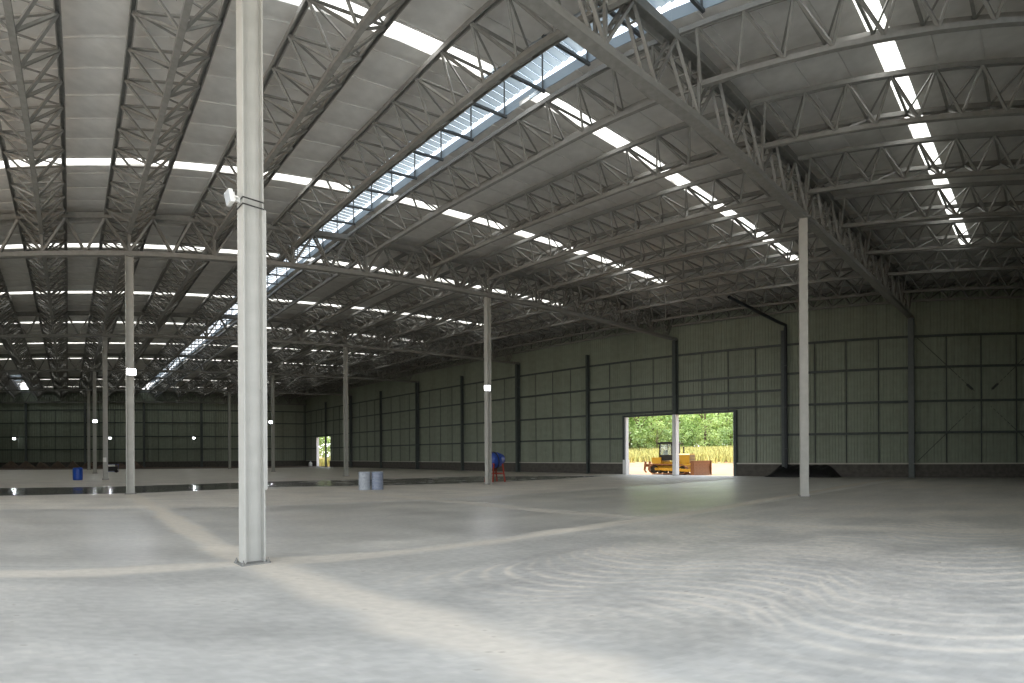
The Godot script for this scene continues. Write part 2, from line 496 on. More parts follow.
func roof_sheet(u0: float, u1: float, v0: float, v1: float) -> Shape:
	var s := Shape.new()
	var first := ceili(u0 * 14.0 - 0.45 + 0.001)
	var last := floori(u1 * 14.0 - 0.45 - 0.001)
	var marks := [u0]
	for k in range(first, last + 1): marks.append((k + 0.45) / 14.0)
	marks.append(u1)
	for k in marks.size() - 1:
		var a: float = marks[k]; var b: float = marks[k + 1]
		var sag := 0.05 * minf(1.0, (b - a) * 14.0)
		s.grid(func(x: float, y: float) -> Vector3: return at(lerpf(a, b, x), lerpf(v0, v1, y), ROOF - sag * sin(PI * x)), 4, 2)
		if k > 0:      # the supporting wire and seam, proud of the foil
			s.bar(at(a, v0 + 0.001, ROOF - 0.012), at(a, v1 - 0.001, ROOF - 0.012), 0.045, 0.035)
	s.grid(func(x: float, y: float) -> Vector3: return at(lerpf(u0, u1, x), lerpf(v0, v1, y), ROOF + 0.14), 2, 1, null, true)
	for q in [[u0, v0, u0, v1], [u1, v1, u1, v0], [u1, v0, u0, v0], [u0, v1, u1, v1]]:
		s.quad(at(q[0], q[1], ROOF + 0.14), at(q[2], q[3], ROOF + 0.14), at(q[2], q[3], ROOF), at(q[0], q[1], ROOF))
	return s

func build_roof() -> void:
	var c := setting("ceiling")
	for i in range(-1, 5):
		var edges := [maxf(float(i), FRONT_U)]
		for st in strips(i): edges.append(st[0]); edges.append(st[1])
		edges.append(i + 1.0)
		for k in range(-5, 10):
			var v0 := k * 0.2; var v1 := v0 + 0.2
			var ranges := [[v0, v1]]
			if k == 2 or (k == -3 and i == 4):       # the gap under the ventilator
				ranges = [[v0, v0 + 0.055], [v1 - 0.055, v1]]
			var solid := k >= 8          # no translucent sheets by the side wall
			for r in ranges:
				if solid:
					part("roof_sheet", roof_sheet(edges[0], edges[-1], r[0], r[1]), M.roof_foil, c)
				else:
					for e in range(0, edges.size(), 2):
						part("roof_sheet", roof_sheet(edges[e], edges[e + 1], r[0], r[1]), M.roof_foil, c)
	var n := 1
	for i in range(-1, 5):
		for st in strips(i):
			var w := setting("window_%d" % n)
			n += 1
			for k in range(-5, 8):
				var ranges := [[k * 0.2, k * 0.2 + 0.2]]
				if k == 2 or (k == -3 and i == 4):
					ranges = [[k * 0.2, k * 0.2 + 0.055], [k * 0.2 + 0.145, k * 0.2 + 0.2]]
				for r in ranges:
					var s := Shape.new()
					s.grid(func(x: float, y: float) -> Vector3: return at(lerpf(st[0], st[1], x), lerpf(r[0], r[1], y), ROOF + 0.1), 1, 2)
					s.grid(func(x: float, y: float) -> Vector3: return at(lerpf(st[0], st[1], x), lerpf(r[0], r[1], y), ROOF + 0.115), 1, 2, null, true)
					part("skylight_pane", s, M.skylight_sheet, w)

func skylight_lamps(energy: float) -> void:
	# daylight that the translucent roof strips pass on: one light of the strip's size under each length of strip
	for i in range(-1, 5):
		for st in strips(i):
			var vs := [-1.0, -0.35, 0.3, 0.95, 1.6]
			for k in 4:
				var a := at((st[0] + st[1]) * 0.5, vs[k] + 0.01, ROOF + 0.09)
				var b := at((st[0] + st[1]) * 0.5, vs[k + 1] - 0.01, ROOF + 0.09)
				var l := AreaLight3D.new()
				l.name = numbered("skylight_daylight")
				l.area_size = Vector2(a.distance_to(b), 0.6)
				l.area_normalize_energy = false
				l.light_energy = energy
				l.light_color = Color(1, 0.995, 0.975)
				l.area_range = 120.0
				l.area_attenuation = 2.0
				l.shadow_enabled = true
				add_child(l)
				var x := (b - a).normalized()
				l.transform = Transform3D(Basis(x, Vector3.UP.cross(x).normalized(), Vector3.UP), (a + b) * 0.5)

# ---------------------------------------------------------------- walls
func facing(s: Shape, a: Vector3, b: Vector3, c: Vector3, d: Vector3, to: Vector3) -> void:
	if (b - a).cross(d - a).dot(to) < 0.0:
		s.quad(a, d, c, b)
	else:
		s.quad(a, b, c, d)

func wall_point(side: String, s: float, off: float, y: float) -> Vector3:
	# off: metres into the building from the sheet's plane
	match side:
		"right": return at(s, WALL_V - off / BAY_V, y)
		"back": return at(END_U - off / BAY_U, s, y)
		"left": return at(s, LEFT_V + off / BAY_V, y)
	return at(FRONT_U + off / BAY_U, s, y)

func inward(side: String, s: float) -> Vector3:
	return (wall_point(side, s, 1.0, 0) - wall_point(side, s, 0.0, 0)).normalized()

func wall_sheet(side: String, s0: float, s1: float, y0: float, y1: float, ribs: int) -> Shape:
	var s := Shape.new()
	var n := inward(side, (s0 + s1) * 0.5)
	var prof := []
	for k in ribs:
		for q in [[0.0, 0.0], [0.55, 0.0], [0.66, 0.035], [0.89, 0.035]]:
			prof.append([lerpf(s0, s1, (k + q[0]) / ribs), q[1]])
	prof.append([s1, 0.0])
	for k in prof.size() - 1:
		facing(s, wall_point(side, prof[k][0], prof[k][1], y0), wall_point(side, prof[k + 1][0], prof[k + 1][1], y0),
			wall_point(side, prof[k + 1][0], prof[k + 1][1], y1), wall_point(side, prof[k][0], prof[k][1], y1), n)
	var A := wall_point(side, s0, -0.06, y0); var B := wall_point(side, s1, -0.06, y0)
	var C := wall_point(side, s1, -0.06, y1); var D := wall_point(side, s0, -0.06, y1)
	facing(s, A, B, C, D, -n)
	facing(s, A, B, wall_point(side, s1, 0, y0), wall_point(side, s0, 0, y0), Vector3.DOWN)
	facing(s, D, C, wall_point(side, s1, 0, y1), wall_point(side, s0, 0, y1), Vector3.UP)
	return s

func wall_bar(side: String, s0: float, s1: float, off: float, y: float, w: float, h: float, called: String, m: Material, parent: Node) -> void:
	var q := Shape.new()
	var n := maxi(1, int(absf(s1 - s0) * 8.0))
	var path := []
	for k in n + 1: path.append(wall_point(side, lerpf(s0, s1, float(k) / n), off, y))
	q.sweep([Vector2(-w / 2, -h / 2), Vector2(w / 2, -h / 2), Vector2(w / 2, h / 2), Vector2(-w / 2, h / 2)], path)
	part(called, q, m, parent)

func h_section(s: Shape, x: Transform3D, height: float, w: float, d: float, t: float) -> void:
	# flanges face along x, the web lies between them
	for q in [-1.0, 1.0]:
		s.box(x * Transform3D(Basis(), Vector3(q * (w - t) * 0.5, height * 0.5, 0)), Vector3(t, height, d))
	s.box(x * Transform3D(Basis(), Vector3(0, height * 0.5, 0)), Vector3(w - 2.0 * t, height, t * 0.8))

func wall_frame(side: String, s: float) -> Transform3D:
	var n := inward(side, s)
	return Transform3D(Basis(n, Vector3.UP, n.cross(Vector3.UP)), wall_point(side, s, 0.0, 0.0))

func build_walls() -> void:
	var w := setting("wall_right")
	var holes := [[0.72, 1.28, 4.85], [4.45, 4.73, 4.95]]
	var edges := []
	var e := -0.5 - 2.0 * 0.0625
	while e < 5.001:
		edges.append(e)
		e += 0.0625
	for h in holes:
		for q in [h[0], h[1]]:
			edges = edges.filter(func(x: float) -> bool: return absf(x - q) > 0.02)
			edges.append(q)
	edges.sort()
	for k in edges.size() - 1:
		var a: float = edges[k]; var b: float = edges[k + 1]
		var y0 := 0.93
		for h in holes:
			if a > h[0] - 0.001 and b < h[1] + 0.001: y0 = h[2]
		var mid := (a + b) * 0.5
		part("wall_panel", wall_sheet("right", a, b, y0, ROOF, 5 if mid < 2.0 else 3), M.wall_sheet if k % 3 else M.wall_sheet_b, w)
	# plinth, its pale drip flashing, girts, sag rods, pilasters
	var spans := []
	for k in range(-1, 10): spans.append([k * 0.5 if k > -1 else FRONT_U + 0.0, k * 0.5 + 0.5])
	for sp in spans:
		var cuts := [sp]
		for h in holes:
			var nx := []
			for q in cuts:
				if h[1] <= q[0] or h[0] >= q[1]: nx.append(q)
				else:
					if h[0] > q[0]: nx.append([q[0], h[0]])
					if h[1] < q[1]: nx.append([h[1], q[1]])
			cuts = nx
		for q in cuts:
			wall_bar("right", q[0], q[1], 0.06, 0.48, 0.24, 0.96, "plinth", M.plinth, w)
			wall_bar("right", q[0], q[1], 0.16, 0.95, 0.12, 0.09, "flashing", M.flashing, w)
			wall_bar("right", q[0], q[1], 0.12, 3.05, 0.08, 0.16, "girt", M.pilaster_steel, w)
		for y in [5.18, 7.48, 9.6]:
			wall_bar("right", sp[0], sp[1], 0.12, y, 0.08, 0.16, "girt", M.pilaster_steel, w)
		if sp[0] > 0.4 and sp[1] < 1.6:
			wall_bar("right", sp[0], sp[1], 0.13, 6.32, 0.08, 0.16, "girt", M.pilaster_steel, w)
			wall_bar("right", maxf(sp[0], 0.72), minf(sp[1], 1.28), 0.12, 4.92, 0.12, 0.16, "door_header", M.pilaster_steel, w)
		for k in range(1, 4):
			var s: float = ceilf(sp[0] * 2.0 - 0.001) * 0.5 + k * 0.125 if sp[0] >= 0 else -0.5 + k * 0.125
			var low := 0.95
			for h in holes:
				if s > h[0] and s < h[1]: low = h[2]
			bar_part("sag_rod", wall_point("right", s, 0.1, low), wall_point("right", s, 0.1, 9.6), 0.05, 0.05, M.rod, w)
	for k in range(-1, 11):
		var s := k * 0.5
		var q := Shape.new()
		var big := k % 2 == 0
		h_section(q, wall_frame("right", s).translated(inward("right", s) * 0.36), 10.9 if big else 10.6, 0.42 if big else 0.3, 0.3 if big else 0.22, 0.024)
		q.box(wall_frame("right", s).translated(inward("right", s) * 0.36 + Vector3(0, 0.012, 0)), Vector3(0.5, 0.024, 0.4))
		part("pilaster", q, M.pilaster_steel, w)
	# sway rods in the first bay
	for q in [[-0.02, 9.5, -0.49, 1.1], [-0.49, 9.5, -0.02, 1.1]]:
		bar_part("sway_rod", wall_point("right", q[0], 0.2, q[1]), wall_point("right", q[2], 0.2, q[3]), 0.03, 0.03, M.rod, w)
	for s in [-0.2, -0.31]:
		bar_part("turnbuckle", wall_point("right", s, 0.22, 6.25), wall_point("right", s - (0.02 if s > -0.25 else -0.02), 0.22, 5.9), 0.1, 0.1, M.rod, w)
	# the large door opening: jamb posts, added white boxes painting daylight on reveals
	for j in [[0.715, 1.0], [1.285, -1.0]]:
		var q := Shape.new()
		h_section(q, wall_frame("right", j[0]).translated(inward("right", j[0]) * 0.2), 5.0, 0.26, 0.2, 0.02)
		part("jamb_post", q, M.pilaster_steel, w)
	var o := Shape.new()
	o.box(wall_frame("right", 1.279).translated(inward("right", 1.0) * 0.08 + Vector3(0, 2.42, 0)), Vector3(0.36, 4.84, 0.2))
	part("daylit_jamb", o, M.daylit_white, w)
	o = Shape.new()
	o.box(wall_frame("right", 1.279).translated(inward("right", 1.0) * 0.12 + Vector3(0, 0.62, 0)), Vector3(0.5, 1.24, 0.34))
	part("jamb_foot", o, M.daylit_white, w)
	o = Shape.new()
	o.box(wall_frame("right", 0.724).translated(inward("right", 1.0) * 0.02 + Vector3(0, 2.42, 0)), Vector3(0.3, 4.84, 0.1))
	part("daylit_jamb", o, M.daylit_white, w)
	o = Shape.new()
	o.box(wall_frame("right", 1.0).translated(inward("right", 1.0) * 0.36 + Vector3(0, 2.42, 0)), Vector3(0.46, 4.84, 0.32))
	part("daylit_post", o, M.daylit_white, w)  # added box, daylight caught by the post put into its white
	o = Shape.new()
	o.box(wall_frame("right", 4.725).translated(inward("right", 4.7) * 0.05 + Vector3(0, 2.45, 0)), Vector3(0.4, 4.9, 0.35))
	part("daylit_jamb", o, M.daylit_white, w)  # small doorway: daylit reveal given as an added white strip

	var b := setting("wall_back")
	for k in range(-16, 32):
		part("wall_panel", wall_sheet("back", k / 16.0, (k + 1) / 16.0, 0.93, ROOF, 3), M.wall_sheet if k % 3 else M.wall_sheet_b, b)
	for k in range(-2, 4):
		wall_bar("back", k * 0.5, k * 0.5 + 0.5, 0.06, 0.48, 0.24, 0.96, "plinth", M.plinth, b)
		for y in [3.05, 5.18, 7.48, 9.6]:
			wall_bar("back", k * 0.5, k * 0.5 + 0.5, 0.12, y, 0.08, 0.18, "girt", M.pilaster_steel, b)
		for j in range(1, 4):
			bar_part("sag_rod", wall_point("back", k * 0.5 + j * 0.125, 0.1, 0.95), wall_point("back", k * 0.5 + j * 0.125, 0.1, 9.6), 0.05, 0.05, M.rod, b)
		var q := Shape.new()
		h_section(q, wall_frame("back", k * 0.5).translated(inward("back", k * 0.5) * 0.36), 10.9, 0.4, 0.3, 0.024)
		part("pilaster", q, M.pilaster_steel, b)

	# unseen sides, closed and opened to shape the light inside: a wall closed from the first girder on, and a front that is open from that corner past the viewer
	var l := setting("wall_left")
	for k in range(0, 40):
		part("wall_panel", wall_sheet("left", k * 0.125, (k + 1) * 0.125, 0.0, ROOF, 2), M.wall_sheet, l)
	var f := setting("wall_front")
	for k in range(-8, 16):
		part("wall_panel", wall_sheet("front", k * 0.125, (k + 1) * 0.125, 0.0 if k >= 2 else 9.6, ROOF, 2), M.wall_sheet, f)  # panels above the opening added to cut daylight high up

# ---------------------------------------------------------------- girders and trusses
func build_girders() -> void:
	var girder_labels := {
		0: "steel lattice cross girder carried by the column with the white floodlight",
		1: "steel lattice cross girder over the column beside the concrete mixer",
	}
	for i in range(0, 6):
		var u := float(i) if i < 5 else 4.97
		var o := thing("lattice_girder", girder_labels.get(i, "far steel lattice cross girder, %s one from the dark end wall" % ["", "", "fourth", "third", "second", "first"][i]), "girder", Transform3D(), "far cross girders" if i > 1 else "")
		var path := []; var path_top := []
		for k in range(-10, 20): path.append(at(u, maxf(k * 0.1, -0.985), GIRDER_Y)); path_top.append(at(u, maxf(k * 0.1, -0.985), TOP_Y - 0.06))
		path.append(at(u, WALL_V - 0.012, GIRDER_Y)); path_top.append(at(u, WALL_V - 0.012, TOP_Y - 0.06))
		var s := Shape.new()
		s.sweep([Vector2(-0.15, -0.1), Vector2(0.15, -0.1), Vector2(0.15, 0.1), Vector2(0.12, 0.1), Vector2(0.12, -0.07), Vector2(-0.12, -0.07), Vector2(-0.12, 0.1), Vector2(-0.15, 0.1)], path)
		part("bottom_chord", s, M.steel, o)
		s = Shape.new()
		s.sweep([Vector2(-0.2, -0.12), Vector2(-0.16, -0.12), Vector2(-0.16, 0.08), Vector2(0.16, 0.08), Vector2(0.16, -0.12), Vector2(0.2, -0.12), Vector2(0.2, 0.12), Vector2(-0.2, 0.12)], path_top)
		part("top_chord", s, M.steel, o)
		# double battened web members: posts under the trusses, diagonals between
		for k in range(-5, 10):
			var v := k * 0.2
			for q in [[v, v, 1], [v, v - 0.055, 0], [v, v + 0.055, 0], [v + 0.1, v + 0.055, 0], [v + 0.1, v + 0.145, 0]]:
				if q[1] > WALL_V - 0.02: continue
				var a := at(u, q[0], GIRDER_Y + 0.06); var b := at(u, q[1], TOP_Y - 0.12)
				if not (in_view(a, 60.0) or in_view(b, 60.0)): continue
				s = Shape.new()
				var d := (at(u + 0.01, q[0]) - at(u - 0.01, q[0])).normalized() * 0.12
				for e in [-1.0, 1.0]:
					s.bar(a + d * e, b + d * e, 0.08 if q[2] == 0 else 0.1, 0.08, d)
				if i < 3:
					for t in [0.12, 0.34, 0.56, 0.78]:
						s.bar(a.lerp(b, t) - d, a.lerp(b, t) + d, 0.05, 0.03)
				part("post" if q[2] else "web_member", s, M.steel, o)

func truss_node(i: int, j: float, v: float, y: float) -> Vector3:
	return at(i + clampf(j / 14.0, 0.012, 0.988), v, y)

func build_trusses() -> void:
	var cu := [Vector2(-0.07, -0.07), Vector2(0.07, -0.07), Vector2(0.07, 0.07), Vector2(0.045, 0.07), Vector2(0.045, -0.045), Vector2(-0.045, -0.045), Vector2(-0.045, 0.07), Vector2(-0.07, 0.07)]
	var cd := [Vector2(-0.07, 0.07), Vector2(-0.07, -0.07), Vector2(-0.045, -0.07), Vector2(-0.045, 0.045), Vector2(0.045, 0.045), Vector2(0.045, -0.07), Vector2(0.07, -0.07), Vector2(0.07, 0.07)]
	for i in range(-1, 5):
		for k in range(-4, 11):
			var v := k * 0.2 if k < 10 else 1.925
			var seen := false
			for j in range(0, 15):
				for y in [TOP_Y, BOT_Y]:
					seen = seen or in_view(truss_node(i, j, v, y), 30.0)
			if not seen: continue
			var ords := ["", "first", "second", "third", "fourth", "fifth", "sixth", "seventh", "eighth", "ninth", "tenth", "eleventh", "twelfth", "thirteenth", "fourteenth"]
			var place: String = "before the first girder" if i < 0 else "between %s and %s girders" % [ords[i + 1], ords[i + 2]]
			var label := "grey lattice roof truss, %s from the green wall, %s" % [ords[10 - k], place]
			if k == 10:
				label = "grey lattice eaves truss along the green wall top, " + place
			var group := "lattice trusses under the roof"
			var o := thing("roof_truss", label, "truss", Transform3D(), group)
			var hw := 0.054 if k < 10 else 0.04
			var from := 0.0 if i >= 0 else (FRONT_U + 1.0) * 14.0
			var tl := []; var tr := []; var bc := []
			for j in range(0, 15):
				if j < from: continue
				tl.append(truss_node(i, j, v - hw, TOP_Y)); tr.append(truss_node(i, j, v + hw, TOP_Y)); bc.append(truss_node(i, j, v, BOT_Y))
			for q in [[tl, "top_chord", cd], [tr, "top_chord", cd], [bc, "bottom_chord", cu]]:
				var s := Shape.new()
				s.sweep(q[2], q[0])
				part(q[1], s, M.steel, o)
			var rest := Shape.new()
			var singly := i < 2
			for j in range(0, 14):
				if j < from: continue
				for e in [-1.0, 1.0]:
					var T := truss_node(i, j + 0.45, v + e * hw, TOP_Y - 0.03)
					var B := truss_node(i, j, v + e * 0.002, BOT_Y + 0.03)
					var C := truss_node(i, j + 1.0, v + e * 0.002, BOT_Y + 0.03)
					if singly:
						bar_part("diagonal", B, T, 0.065, 0.065, M.steel, o); bar_part("diagonal", T, C, 0.065, 0.065, M.steel, o)
					else:
						rest.bar(B, T, 0.065, 0.065); rest.bar(T, C, 0.065, 0.065)
				var L := truss_node(i, j + 0.45, v - hw, TOP_Y); var R := truss_node(i, j + 0.45, v + hw, TOP_Y)
				if singly: bar_part("tie", L, R, 0.07, 0.05, M.steel, o)
				else: rest.bar(L, R, 0.07, 0.05)
				if j > from and j > 0:
					var a := truss_node(i, j + 0.45, v + hw, TOP_Y + 0.02); var b := truss_node(i, j - 0.55, v - hw, TOP_Y + 0.02)
					if singly: bar_part("brace", a, b, 0.045, 0.045, M.steel, o)
					else: rest.bar(a, b, 0.045, 0.045)
			if not singly:
				var p := part("web_members", rest, M.steel, o)
				p.set_meta("kind", "stuff")

func build_ventilators() -> void:
	# long gaps between two trusses under a raised, corrugated cover that is open at both sides
	for g in [[0.5, 0], [-0.5, 1]]:
		var v: float = g[0]
		var o := thing("roof_ventilator", ["pale blue-white raised ridge ventilator running over the cross girders", "far raised ridge ventilator beyond the last columns by the dark end wall"][g[1]], "ventilator")
		for i in range(-1 if g[1] == 0 else 4, 5):
			for h in 2:
				var u0 := i + h * 0.5; var u1 := u0 + 0.5
				if u1 < FRONT_U + 0.01: continue
				u0 = maxf(u0, FRONT_U)
				var s := Shape.new()
				var n := 28
				for k in n:      # corrugated cover, ribs across
					var a := lerpf(u0, u1, float(k) / n); var b := lerpf(u0, u1, (k + 0.6) / n); var c := lerpf(u0, u1, (k + 1.0) / n)
					for e in [-1.0, 1.0]:
						var W: float = v + e * 0.085
						s.bar(at((a + b) * 0.5, v, ROOF + 1.35), at((a + b) * 0.5, W, ROOF + 1.15), at(a, v).distance_to(at(b, v)), 0.02)
						s.bar(at((b + c) * 0.5, v, ROOF + 1.39), at((b + c) * 0.5, W, ROOF + 1.19), at(b, v).distance_to(at(c, v)) + 0.02, 0.02)
				part("cover_sheet", s, M.vent_sheet, o)
				for e in [-1.0, 1.0]:      # upstand along the gap
					s = Shape.new()
					var path := []
					for k in 5: path.append(at(lerpf(u0, u1, k / 4.0), v + e * 0.046, ROOF + 0.16))
					s.sweep([Vector2(-0.02, -0.16), Vector2(0.02, -0.16), Vector2(0.02, 0.16), Vector2(-0.02, 0.16)], path)
					part("upstand", s, M.vent_sheet, o)
			for k in 10:
				var u := i + (k + 0.5) / 10.0
				if u < FRONT_U: continue
				var s := Shape.new()
				s.bar(at(u, v - 0.047, ROOF - 0.05), at(u, v + 0.047, ROOF - 0.05), 0.08, 0.08)
				for e in [-1.0, 1.0]:
					s.bar(at(u, v + e * 0.042, ROOF), at(u, v + e * 0.042, ROOF + 1.22), 0.05, 0.05)
					s.bar(at(u, v + e * 0.042, ROOF + 1.22), at(u, v, ROOF + 1.32), 0.05, 0.05)
				part("frame", s, M.rod, o)

# ---------------------------------------------------------------- columns and their floodlights
func floodlight(at_: Transform3D, size: float, lit: bool, label: String, group: String, energy: float) -> void:
	# +z of the transform looks where the lamp shines, the origin is on the mounting face
	var o := thing("floodlight", label, "floodlight", at_ * Transform3D(Basis().scaled(Vector3.ONE * size), Vector3.ZERO), group)
	var s := Shape.new()
	s.block(Vector3(0, 0, 0.05), Vector3(0.06, 0.12, 0.1))
	s.bar(Vector3(-0.17, 0, 0.1), Vector3(0.17, 0, 0.1), 0.03, 0.03)
	for e in [-1.0, 1.0]:
		s.bar(Vector3(e * 0.17, 0, 0.1), Vector3(e * 0.17, 0.0, 0.24), 0.02, 0.03)
	part("bracket", s, M.plastic_white, o)
	s = Shape.new()
	var tilt := Transform3D(Basis(Vector3.RIGHT, 0.2), Vector3(0, 0, 0.24))
	s.box(tilt, Vector3(0.36, 0.3, 0.09))
	for k in 5: s.box(tilt * Transform3D(Basis(), Vector3(-0.12 + 0.06 * k, 0, -0.07)), Vector3(0.015, 0.2, 0.05))
	var hs := part("housing", s, M.plastic_white, o)
	s = Shape.new()
	s.box(tilt * Transform3D(Basis(), Vector3(0, 0, 0.05)), Vector3(0.33, 0.27, 0.012))
	part("lens", s, M.floodlight_lens if lit else M.lens_off, hs)
	if lit:
		var l := SpotLight3D.new()
		l.name = "floodlight_beam"
		l.light_energy = energy
		l.light_color = Color(0.95, 0.98, 1.0)
		l.spot_angle = 75.0; l.spot_range = 60.0; l.spot_attenuation = 2.0
		l.light_size = 0.1
		l.shadow_enabled = true
		o.add_child(l)
		l.transform = tilt * Transform3D(Basis(Vector3.UP, PI), Vector3(0, 0, 0.08))

func build_columns() -> void:
	var list := [
		[0, 0, "broad pale steel column with a white unlit floodlight strapped to it"],
		[0, 1, "slim pale steel column standing in front of the green sheet wall and dark recess"],
		[1, 0, "grey steel column with a lit floodlight, standing in the dark wet slab"],
		[1, 1, "grey steel column with a lit floodlight, beside the blue concrete mixer"],
		[2, 0, "grey steel column near the blue plastic drum, with a small switch box"],
		[2, 1, "plain grey steel column beside the small side doorway"],
		[3, 0, "thin far steel column with a lit floodlight, beyond the blue plastic drum"],
		[3, 1, "thin far steel column with a lit floodlight, near the small side doorway"],
		[4, 0, "thin plain far steel column before the dark end wall"],
		[4, 1, "thin plain far steel column before the dark end wall"],
	]
	for q in list:
		var x := axes(q[0], q[1])
		var o := thing("steel_column", q[2], "column", x, "plain far columns" if q[0] == 4 else "")
		var s := Shape.new()
		h_section(s, Transform3D(), GIRDER_Y - 0.1, 0.3, 0.28, 0.02)
		part("shaft", s, M.column_paint, o)
		s = Shape.new()
		s.block(Vector3(0, 0.012, 0), Vector3(0.42, 0.024, 0.4))
		s.block(Vector3(0, GIRDER_Y - 0.11, 0), Vector3(0.46, 0.024, 0.44))
		part("base_plate", s, M.steel, o)
		for e in [[-0.18, -0.17], [0.18, -0.17], [-0.18, 0.17], [0.18, 0.17]]:
			s = Shape.new()
			s.lathe(Transform3D(Basis(), Vector3(e[0], 0.024, e[1])), [Vector2(0.02, 0), Vector2(0.02, 0.03), Vector2(0.01, 0.03), Vector2(0.01, 0.06), Vector2(0, 0.06)], 6)
			part("anchor_bolt", s, M.steel, o)
		if q[0] == 0 and q[1] == 0:
			s = Shape.new()
			s.block(Vector3(0.17, 3.32, 0.07), Vector3(0.04, 4.36, 0.12))
			part("conduit", s, M.column_paint, o)
			for y in [5.6, 5.5]:
				s = Shape.new()
				for e in [[Vector3(0, y, 0.144), Vector3(0.316, 0.02, 0.008)], [Vector3(0, y, -0.144), Vector3(0.316, 0.02, 0.008)], [Vector3(-0.154, y, 0), Vector3(0.008, 0.02, 0.296)], [Vector3(0.154, y, 0), Vector3(0.008, 0.02, 0.296)]]:
					s.block(e[0], e[1])
				part("strap", s, M.strap, o)
		if q[0] == 2 and q[1] == 0:
			s = Shape.new()
			s.block(Vector3(-0.05, 1.5, 0.185), Vector3(0.2, 0.34, 0.1)); s.block(Vector3(-0.05, 1.5, 0.24), Vector3(0.15, 0.28, 0.012))
			part("switch_box", s, M.plastic_white, o)
	var lamp_x := axes(0, 0)
	floodlight(lamp_x * Transform3D(Basis(Vector3.UP, -PI / 2), Vector3(-0.155, 5.58, 0.02)), 0.62, false, "white unlit floodlight strapped to the broad pale column", "", 0.0)
	for q in [[1, 0, "lit white floodlight on the column in the wet slab"], [1, 1, "lit white floodlight on the column beside the concrete mixer"],
			[3, 0, "lit white floodlight on the far column beyond the blue drum"], [3, 1, "lit white floodlight on the far column near the small doorway"]]:
		floodlight(axes(q[0], q[1]) * (Transform3D(Basis(), Vector3(0.02, 5.5, 0.14)) if q[1] == 0 else Transform3D(Basis(Vector3.UP, -0.7), Vector3(-0.14, 5.5, 0.1))), 1.0, true, q[2], "", 1.5)
	for v in [-0.6, 0.21, 0.93]:
		floodlight(axes(END_U - 0.012, v, 4.9), 1.0, true, "small lit floodlight on the dark end wall", "floodlights on the end wall", 1.5)

# ---------------------------------------------------------------- outdoors
func ground_height(x: float, z: float) -> float:     # z: metres ahead
	var d := (x - 27.7) * 0.675 + (z - 36.6) * 0.737
	return -0.12 + 1.7 * smoothstep(20.0, 40.0, d)

